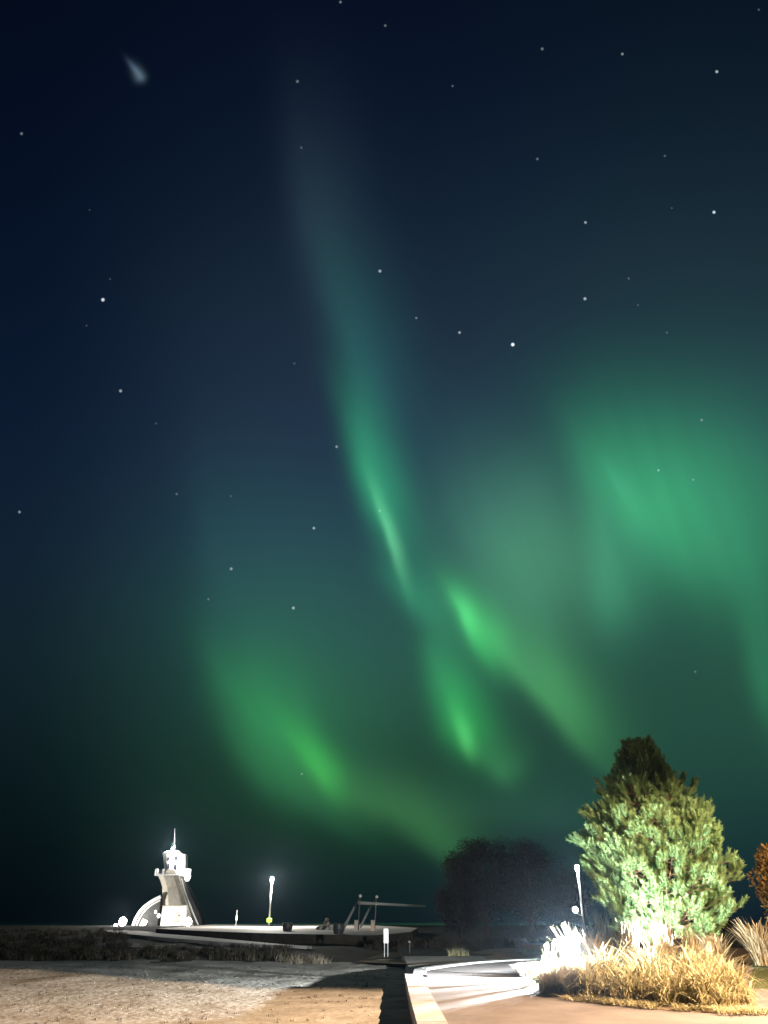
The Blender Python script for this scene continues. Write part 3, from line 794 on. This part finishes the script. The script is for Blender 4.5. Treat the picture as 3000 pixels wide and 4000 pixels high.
def HX(z, p0, p1, d, c=.3): return (z, hexa(LX(p0, z, -d), LX(p1, z, -d), d, c))
loft(bm, [HX(0, 627, 757, 3.6), HX(2.2, 628, 744, 3.2), HX(4.2, 627, 729, 2.7), HX(5.5, 627, 719, 2.45), HX(6.6, 627, 710, 2.3), HX(7.4, 621, 704, 2.4), HX(8.1, 613, 700, 2.5), HX(8.35, 612, 698, 2.5)])
from_bm("wall", bm, m_shingle, lh)
# rounded front bay climbing in front of the lantern room
bm = bmesh.new()
ring = [(LX(643 + 46 * (1 - math.cos(t)) / 2, 9, -2.4), 8.353 + 1.15 * math.sin(t)) for t in np.linspace(0, math.pi, 13)]
f0 = [bm.verts.new((x, -2.45, z)) for x, z in ring]; f1 = [bm.verts.new((x, -2.0, z)) for x, z in ring]
bm.faces.new(f0); bm.faces.new(f1[::-1])
for k in range(len(ring)): bm.faces.new((f0[k], f0[(k + 1) % len(ring)], f1[(k + 1) % len(ring)], f1[k]))
from_bm("front_bay", bm, m_shingle, lh)
# long slanting buttress on the right, its shade put into the dark cladding colour
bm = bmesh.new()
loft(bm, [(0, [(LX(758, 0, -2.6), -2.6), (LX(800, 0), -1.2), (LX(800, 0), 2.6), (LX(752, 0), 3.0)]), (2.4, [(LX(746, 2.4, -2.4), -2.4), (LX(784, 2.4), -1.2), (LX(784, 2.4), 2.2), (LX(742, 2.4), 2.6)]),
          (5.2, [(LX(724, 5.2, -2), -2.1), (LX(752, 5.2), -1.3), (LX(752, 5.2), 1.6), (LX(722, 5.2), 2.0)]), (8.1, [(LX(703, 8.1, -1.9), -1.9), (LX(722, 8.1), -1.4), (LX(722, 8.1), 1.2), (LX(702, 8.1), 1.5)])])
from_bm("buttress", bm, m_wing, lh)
bm = bmesh.new(); tube(bm, [(LX(716, 7.9), -1.62, 7.9), (LX(730, 6.0), -1.9, 6.0), (LX(745, 4.4), -2.1, 4.4), (LX(766, 2.4), -2.3, 2.4), (LX(786, .6), -2.4, .6)], .14, 6); from_bm("rib", bm, m_white, lh)
bm = bmesh.new(); tube(bm, [(LX(699, 8.2, -2.2), -2.2, 8.2), (LX(728, 4.3, -2.4), -2.55, 4.3), (LX(756, .1, -3), -3.0, .1)], .12, 6); from_bm("rib", bm, m_shingle, lh)
# rounded wing on the left with curved white ribs
arc = [(LX(p, z, -2.6), z) for p, z in ((628, 4.9), (605, 4.45), (585, 3.95), (564, 3.3), (545, 2.4), (532, 1.5), (523, .55), (520, 0))]
bm = bmesh.new(); loft_pts = arc + [(arc[0][0], 0)]
f0 = [bm.verts.new((x, -2.6, z)) for x, z in loft_pts]; f1 = [bm.verts.new((x, 2.6, z)) for x, z in loft_pts]
bm.faces.new(f0); bm.faces.new(f1[::-1])
for k in range(len(loft_pts)): bm.faces.new((f0[k], f0[(k + 1) % len(loft_pts)], f1[(k + 1) % len(loft_pts)], f1[k]))
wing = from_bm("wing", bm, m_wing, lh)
for y_, r_, k_ in ((-2.75, .3, 1.01), (-2.72, .12, .86)):
    bm = bmesh.new(); tube(bm, [(arc[0][0] + (x - arc[0][0]) * k_, y_, z * (1.01 if k_ > 1 else .90)) for x, z in arc], r_, 8); from_bm("rib", bm, m_white, lh)
# gallery: floor edges, corner box and lamp drum
bm = bmesh.new(); box(bm, (LX(655, 8.4, -2.5), 0, 8.45), (3.9, 5.2, .18), bev=.03); gal = from_bm("gallery", bm, m_white, lh)
bm = bmesh.new(); box(bm, (LX(613, 8.9, -2.3), -2.3, 8.95), (.3, .5, 1.15), bev=.03); box(bm, (LX(637, 8.9, -2.5), -2.56, 8.95), (.34, .12, 1.0), bev=.03); box(bm, (LX(625, 8.5, -2.5), -2.56, 8.5), (1.4, .14, .32), bev=.03)
from_bm("parapet", bm, m_white, gal)
bm = bmesh.new(); box(bm, (LX(615, 8.9), .6, 8.95), (.2, 4.2, 1.1), bev=.03); from_bm("parapet", bm, m_white, gal)
bm = bmesh.new(); loft(bm, [HX(8.3, 640, 718, 1.95, .22), HX(12.0, 632, 719, 1.95, .22)]); lan = from_bm("lantern_room", bm, m_white, lh)
for x0, x1, z0, z1 in ((652, 664, 10.75, 11.4), (678, 694, 10.75, 11.5), (652, 662, 9.5, 10.35), (677, 691, 9.3, 10.3)):
    bm = bmesh.new(); box(bm, (LX((x0 + x1) / 2, (z0 + z1) / 2, -1.96), -1.962, (z0 + z1) / 2), ((x1 - x0) / 21.4, .05, z1 - z0)); from_bm("window", bm, m_darkglass, lan)
bm = bmesh.new(); lathe(bm, [(1.9, 12.003), (1.75, 12.25), (1.1, 12.55), (.3, 12.66)], 16, c=(LX(675, 12), 0, 0)); from_bm("dome", bm, m_white, lh, smooth=True)
bm = bmesh.new(); tube(bm, [(LX(682, 12.5), 0, 12.5), (LX(683, 14.5), 0, 14.5), (LX(684, 16.4), 0, 16.4)], [.045, .03, .02], 8); from_bm("antenna", bm, m_steel, lh)
# entrance porch
px_ = LX(672, 1.7, -6.9)
bm = bmesh.new(); box(bm, (px_, -5.6, 1.7), (3.8, 2.6, 3.4), bev=.03); por = from_bm("porch", bm, m_white, lh)
bm = bmesh.new(); box(bm, (px_ - .95, -6.915, 1.45), (1.5, .06, 2.8)); dr = from_bm("door", bm, e_soft, por)
bm = bmesh.new(); box(bm, (px_ + .95, -6.915, 1.75), (1.3, .05, 1.5)); from_bm("window", bm, m_stone, por)
bm = bmesh.new(); box(bm, (px_, -5.6, 3.5), (4.0, 2.8, .12), bev=.02); from_bm("roof", bm, m_shingle, por)
bm = bmesh.new(); tube(bm, [(px_ + 1.2, -6.945, 2.0), (px_ + 1.2, -6.97, 2.0)], .12, 12); from_bm("plaque", bm, m_dark, por)
# skirt windows and wall lamps on the left flank
for k, (px, py, r, sc) in enumerate(((608, 3562, .28, (.8, .5, 1)), (620, 3577, .36, (.8, .5, 1)))):
    q = Yp(px, py, 150 - 2.75) - lh.location
    bm = bmesh.new(); ball(bm, q, r, sc=sc); from_bm("wall_lamp", bm, e_soft, lh, smooth=True)
q = Yp(563, 3603, 150 - 2.75) - lh.location
bm = bmesh.new(); box(bm, q, (.95, .12, 1.9), bev=.05, rx=R(-28)); bm.transform(Matrix.Translation(q) @ Matrix.Rotation(R(18), 4, 'Y') @ Matrix.Translation(-q)); from_bm("skirt_window", bm, e_soft, lh)
# lamp drum on the gallery, right side
q = Yp(733, 3420, 148.2) - lh.location
bm = bmesh.new(); lathe(bm, [(.3, -.9), (.55, -.4), (.62, -.1), (.5, .1), (.5, 1.0), (.42, 1.06)], 16, c=q); from_bm("gallery_lamp", bm, e_soft, lh, smooth=True)
light("gallery_light", 'POINT', lh.location + Vector((-.8, -2.55, 10.7)), 900, (1, 1, .97), lh, radius=.3)
light("gallery_light", 'POINT', lh.location + Vector((.9, -2.55, 10.7)), 900, (1, 1, .97), lh, radius=.3)
light("porch_light", 'POINT', lh.location + Vector((px_ - .6, -8.2, 1.8)), 350, (1, .98, .9), lh, radius=.3)
bm = bmesh.new(); ball(bm, (LX(676, 12.9), 0, 12.95), .28); from_bm("added_halo_lamp", bm, e_white, lh, smooth=True)  # ball and light above the dome, added for the halo round the lantern
light("added_halo_light", 'POINT', lh.location + Vector((LX(676, 12.9), -1.3, 13.2)), 14000, (.97, 1, 1), lh, radius=.25)

def ground_flood(px, py, y, r, label, power, aim):
    p = Yp(px, py, y)
    g = empty("terrace_floodlight", (p.x, p.y, lz), label, "floodlight", "floodlights round the lighthouse")
    hz = p.z - lz
    bm = bmesh.new(); tube(bm, [(0, 0, -.05), (0, 0, max(.1, hz - r))], .06, 8); box(bm, (0, 0, .0), (.5, .5, .08), bev=.01); from_bm("post", bm, m_dark, g)
    bm = bmesh.new(); lathe(bm, [(r * .5, -.28), (r * .95, -.2), (r, .05), (r * .93, .08)], 16)
    bm.transform(Matrix.Rotation(R(90), 4, 'X')); from_bm("lamp_head", bm, m_steel, g, loc=(0, 0, hz))
    bm = bmesh.new(); lathe(bm, [(r * .9, .083), (r * .7, .16), (r * .1, .2)], 16)
    bm.transform(Matrix.Rotation(R(90), 4, 'X')); from_bm("lens", bm, e_white, g, loc=(0, 0, hz))
    light("flood_beam", 'SPOT' if aim else 'POINT', p + Vector((0, 0, r + .2)), power, (1, .98, .93), g, radius=.2)
ground_flood(480, 3600, 144, .72, "round floodlight on a short post left of the lighthouse", 4200, None)
ground_flood(735, 3601, 142.5, .68, "round floodlight right of the lighthouse porch", 800, None)
ground_flood(452, 3617, 147, .33, "small floodlight beside the larger one left of the lighthouse", 400, None)
# low pale kerb wall right of the lighthouse
p0, p1 = Yp(808, 3620, 128), Yp(918, 3628, 118)
bm = bmesh.new(); c = (p0 + p1) / 2; L = (p1 - p0).length
box(bm, (0, 0, 0), (L, .5, .75), math.atan2(p1.y - p0.y, p1.x - p0.x), bev=.05)
tag(from_bm("low_wall", bm, m_stone, loc=c), "low pale stone wall right of the lighthouse", "wall")
# marker pole
p = Yp(920, 3628, 112)
g = empty("marker_pole", (p.x, 112, p.z), "thin marker pole with white band between lighthouse and lamp post", "pole")
bm = bmesh.new(); tube(bm, [(0, 0, -.3), (0, 0, 2.2)], .05, 8); from_bm("pole", bm, m_steel, g)
bm = bmesh.new(); lathe(bm, [(.1, .95), (.13, 1.0), (.13, 1.5), (.1, 1.55)], 12); from_bm("band", bm, m_white, g)

# ------------------------------------------------------------------ plaza furniture
def planter(px, py, y, w, h, lab):
    p = Yp(px, py, y)
    g = empty("planter", (p.x, y, plaz(0, y)), lab, "planter", "dark round planters on the plaza")
    bm = bmesh.new(); lathe(bm, [(w * .36, -.1), (w * .5, h * .5), (w * .5, h - .02), (w * .46, h)], 20); from_bm("pot", bm, m_dark, g, smooth=False)
    bm = bmesh.new(); lathe(bm, [(w * .455, h + .002), (w * .2, h + .06), (.01, h + .07)], 20); from_bm("soil", bm, m_soil, g)
planter(1122, 3640, 84, 1.05, .7, "dark round planter on the lit plaza right of the lone lamp post")
planter(1322, 3648, 73, 1.0, .75, "dark round planter at the plaza edge by the swing's slanted leg")
p = Yp(1277, 3632, 92)
g = empty("stone_cairn", (p.x, 92, plaz(0, 92)), "small cairn of pale stacked stones on the plaza", "cairn")
for z0, r, s in ((.22, .5, .5), (.62, .36, .6), (.95, .24, .7)):
    bm = bmesh.new(); ball(bm, (0, 0, 0), r, 10, (1, .8, s))
    for v in bm.verts: v.co *= 1 + .12 * mnoise.noise(v.co * 3 + Vector((z0, 0, 0)))
    from_bm("stone", bm, m_stone, g, loc=(random.uniform(-.05, .05), 0, z0), smooth=True)
for px, lab in ((1391, 'square pale stone bollard left of the second swing leg'), (1456, 'square pale stone bollard at the right end of the plaza')):
    p = Yp(px, 3640, 84)
    bm = bmesh.new(); box(bm, (0, 0, .45), (.38, .38, 1.1), bev=.03); box(bm, (0, 0, 1.03), (.44, .44, .06), bev=.015)
    tag(from_bm("bollard", bm, m_stone, loc=(p.x, 84, plaz(0, 84) - .1)), lab, "bollard", "square stone bollards on the plaza")
# stones along the plaza back
parts = bmesh.new()
p = Yp(1300, 3632, 96)
for i, (px, w) in enumerate(((1262, 1.3), (1300, .9))):
    q = Yp(px, 3637, 90)
    bm = bmesh.new(); ball(bm, (0, 0, 0), 1.0, 12, (w * .6, .4, .32))
    for v in bm.verts: v.co *= 1 + .15 * mnoise.noise(v.co * 2 + Vector((i * 7, 0, 0)))
    tag(from_bm("boulder", bm, m_stone, loc=(q.x, 90, plaz(0, 90) + .1), smooth=True), ("flat pale boulder at the foot of the cairn, the wider one", "flat pale boulder between cairn and planter, the smaller one")[i], "boulder", "pale boulders on the plaza")
parts.free()

# beach swing: two slanted legs with uprights, round caps and one long beam
sw = empty("swing_frame", (Yp(1400, 3625, 80).x, 80, plaz(0, 80)), "grey beach swing frame with slanted legs and long top beam", "swing")
o = sw.location
def SP(px, py, y): return Yp(px, py, y) - o
bm = bmesh.new(); tube(bm, [SP(1336, 3640, 76), SP(1384, 3545, 80)], [.13, .085], 10); from_bm("leg", bm, m_steel, sw)
bm = bmesh.new(); tube(bm, [SP(1408, 3622, 84), SP(1442, 3552, 88)], [.11, .08], 10); from_bm("leg", bm, m_steel, sw)
bm = bmesh.new(); tube(bm, [SP(1400, 3632, 80), SP(1407, 3506, 80)], .06, 8); from_bm("upright", bm, m_dark, sw)
bm = bmesh.new(); tube(bm, [SP(1464, 3630, 88), SP(1472, 3508, 88)], .05, 8); from_bm("upright", bm, m_dark, sw)
bm = bmesh.new(); tube(bm, [SP(1384, 3545, 80), SP(1405, 3510, 80)], .06, 8); from_bm("brace", bm, m_dark, sw)
bm = bmesh.new(); tube(bm, [SP(1442, 3552, 88), SP(1471, 3512, 88)], .05, 8); from_bm("brace", bm, m_dark, sw)
bm = bmesh.new(); tube(bm, [SP(1402, 3527, 79.7), SP(1520, 3533, 84), SP(1660, 3540, 92)], [.15, .12, .10], 10); from_bm("beam", bm, m_steel, sw)
bm = bmesh.new(); ball(bm, SP(1407, 3500, 80), .15); from_bm("cap", bm, m_white, sw, smooth=True)
bm = bmesh.new(); ball(bm, SP(1472, 3503, 88), .14); from_bm("cap", bm, m_white, sw, smooth=True)

# sign board
p = Yp(1508, 3728, 50)
g = empty("sign_board", (p.x, 50, p.z), "narrow white sign board on two thin legs at the field edge", "sign")
ww = 17 / FPX * 50 * math.cos(PITCH) + .02
bm = bmesh.new(); box(bm, (0, 0, (Yp(1508, 3656, 50).z - p.z)), (ww, .06, Yp(1508, 3628, 50).z - Yp(1508, 3685, 50).z), bev=.015); from_bm("panel", bm, m_white, g)
for s in (-1, 1):
    bm = bmesh.new(); tube(bm, [(s * ww * .36, .02, -.3), (s * ww * .36, .02, Yp(1508, 3690, 50).z - p.z + .3)], .03, 8); from_bm("leg", bm, m_steel, g)
p = Yp(1600, 3728, 52)
bm = bmesh.new(); tube(bm, [(0, 0, -.2), (0, 0, .62)], .05, 8); box(bm, (0, 0, .66), (.16, .12, .12), bev=.02)
tag(from_bm("stub_post", bm, m_dark, loc=p), "short dark stub post right of the white sign board", "post")
# brown board wall with pillar, left of the bright grass
g0 = G(2020, 3706, 0)
y0 = 52
g = empty("board_wall", (Yp(2090, 3708, y0).x, y0, 0), "low brown board wall with a grey end pillar left of the pale grass", "wall")
xa = Yp(2040, 3700, y0).x - g.location.x; xb = Yp(2230, 3700, y0).x - g.location.x; zt = Yp(2100, 3688, y0).z
bm = bmesh.new(); box(bm, ((xa + xb) / 2, 0, zt / 2 - .1), (xb - xa, .12, zt + .2), bev=.01); from_bm("boards", bm, m_rust, g)
bm = bmesh.new(); box(bm, ((xa + xb) / 2, -.02, zt + .02), (xb - xa, .26, .05), bev=.01); from_bm("cap_rail", bm, m_kerb2, g)
bm = bmesh.new(); box(bm, (xa - .22, 0, Yp(2028, 3668, y0).z / 2 - .1), (.36, .36, Yp(2028, 3668, y0).z + .2), bev=.02); from_bm("pillar", bm, m_kerb2, g)

# ------------------------------------------------------------------ dune grass and tufts
def strip(nm, cells, m, label, h, n, w, y_rng, x_fn, spread=.6):
    parts = []
    for i in range(cells):
        y = rng.uniform(*y_rng); x = x_fn(y)
        hh = h * rng.uniform(.5, 1.2)
        v, f = blades(n=n, h=hh, spread=hh * spread, base_r=.35, w=w, droop=.4, lean=.6, segs=3)
        parts.append((v + np.array([x, y, height(x, y) - .03]), f))
    return tag(from_np(nm, *join(parts), m), label, "grass", kind='stuff')
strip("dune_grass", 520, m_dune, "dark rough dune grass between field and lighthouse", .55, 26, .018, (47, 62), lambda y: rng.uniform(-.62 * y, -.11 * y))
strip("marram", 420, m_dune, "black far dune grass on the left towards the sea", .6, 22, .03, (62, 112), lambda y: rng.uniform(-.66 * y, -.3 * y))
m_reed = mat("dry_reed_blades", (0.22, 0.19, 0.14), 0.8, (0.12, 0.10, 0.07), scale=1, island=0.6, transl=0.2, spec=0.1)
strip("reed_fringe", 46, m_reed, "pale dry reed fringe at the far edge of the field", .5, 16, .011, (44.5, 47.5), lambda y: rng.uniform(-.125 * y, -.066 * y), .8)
# short dead tufts and pebbles on the near field
parts = []
for i in range(420):
    y = rng.uniform(16, 42); x = wall_x(min(y, 28)) - rng.uniform(.4, 1.0) - rng.uniform(0, 1) ** 1.0 * (.5 * y)
    v, f = blades(n=10, h=rng.uniform(.04, .11), spread=.12, base_r=.07, w=.006, droop=.5, lean=.7, segs=2)
    parts.append((v + np.array([x, y, height(x, y) - .01]), f))
tag(from_np("field_tufts", *join(parts), m_dune), "sparse dead tufts scattered over the sandy field", "grass", kind='stuff')
vs, fs, o_ = [], [], 0
for i in range(350):
    y = rng.uniform(15, 40); x = wall_x(min(y, 28)) - rng.uniform(.3, .8) - rng.uniform(0, 1) * (.5 * y)
    r_ = rng.uniform(.008, .035)
    oc = np.array([(1, 0, 0), (-1, 0, 0), (0, 1, 0), (0, -1, 0), (0, 0, .3), (0, 0, -.3)]) * r_ * rng.uniform(.6, 1.2, (6, 1))
    vs.append(oc + np.array([x, y, height(x, y) + r_ * .3]))
    fs.append(np.array([(0, 2, 4), (2, 1, 4), (1, 3, 4), (3, 0, 4), (2, 0, 5), (1, 2, 5), (3, 1, 5), (0, 3, 5)]) + o_); o_ += 6
tag(from_np("pebbles", np.concatenate(vs), np.concatenate(fs), m_sand), "small pebbles strewn over the sandy field", "pebbles", kind='stuff')
strip("rough_grass", 200, m_dune, "rough low grass behind the sign board", .7, 24, .02, (60, 70), lambda y: rng.uniform(-.02 * y, .22 * y))
for px, py, s, lab in ((1790, 3722, .5, 'yellow grass tuft on the brown lawn behind the pavement, left one'), (2085, 3718, .45, 'yellow grass tuft on the brown lawn in front of the board wall')):
    p = G(px, py, -.0)
    grass_clump("grass_tuft", p.x, min(p.y, 49), height(p.x, min(p.y, 49)), m_gold, lab, "grass tuft", "yellow tufts on the brown lawn", n=160, h=s, spread=s * 1.8, base_r=.6, w=.015, droop=.5, lean=.6)

# ------------------------------------------------------------------ thin sea haze
bm = bmesh.new()
box(bm, (0, 330, 14), (900, 1000, 40))
hz = from_bm("haze", bm, None)
hm = bpy.data.materials.new("haze_volume"); hm.use_nodes = True
hm.node_tree.nodes.clear()
pv = hm.node_tree.nodes.new('ShaderNodeVolumePrincipled'); ou = hm.node_tree.nodes.new('ShaderNodeOutputMaterial')
pv.inputs['Color'].default_value = (.60, .80, 1, 1); pv.inputs['Density'].default_value = 0.00004; pv.inputs['Anisotropy'].default_value = 0.9
hm.node_tree.links.new(pv.outputs[0], ou.inputs['Volume'])
hz.data.materials.append(hm)
tag(hz, "thin damp sea haze that glows round the lamps", "haze", kind='stuff')
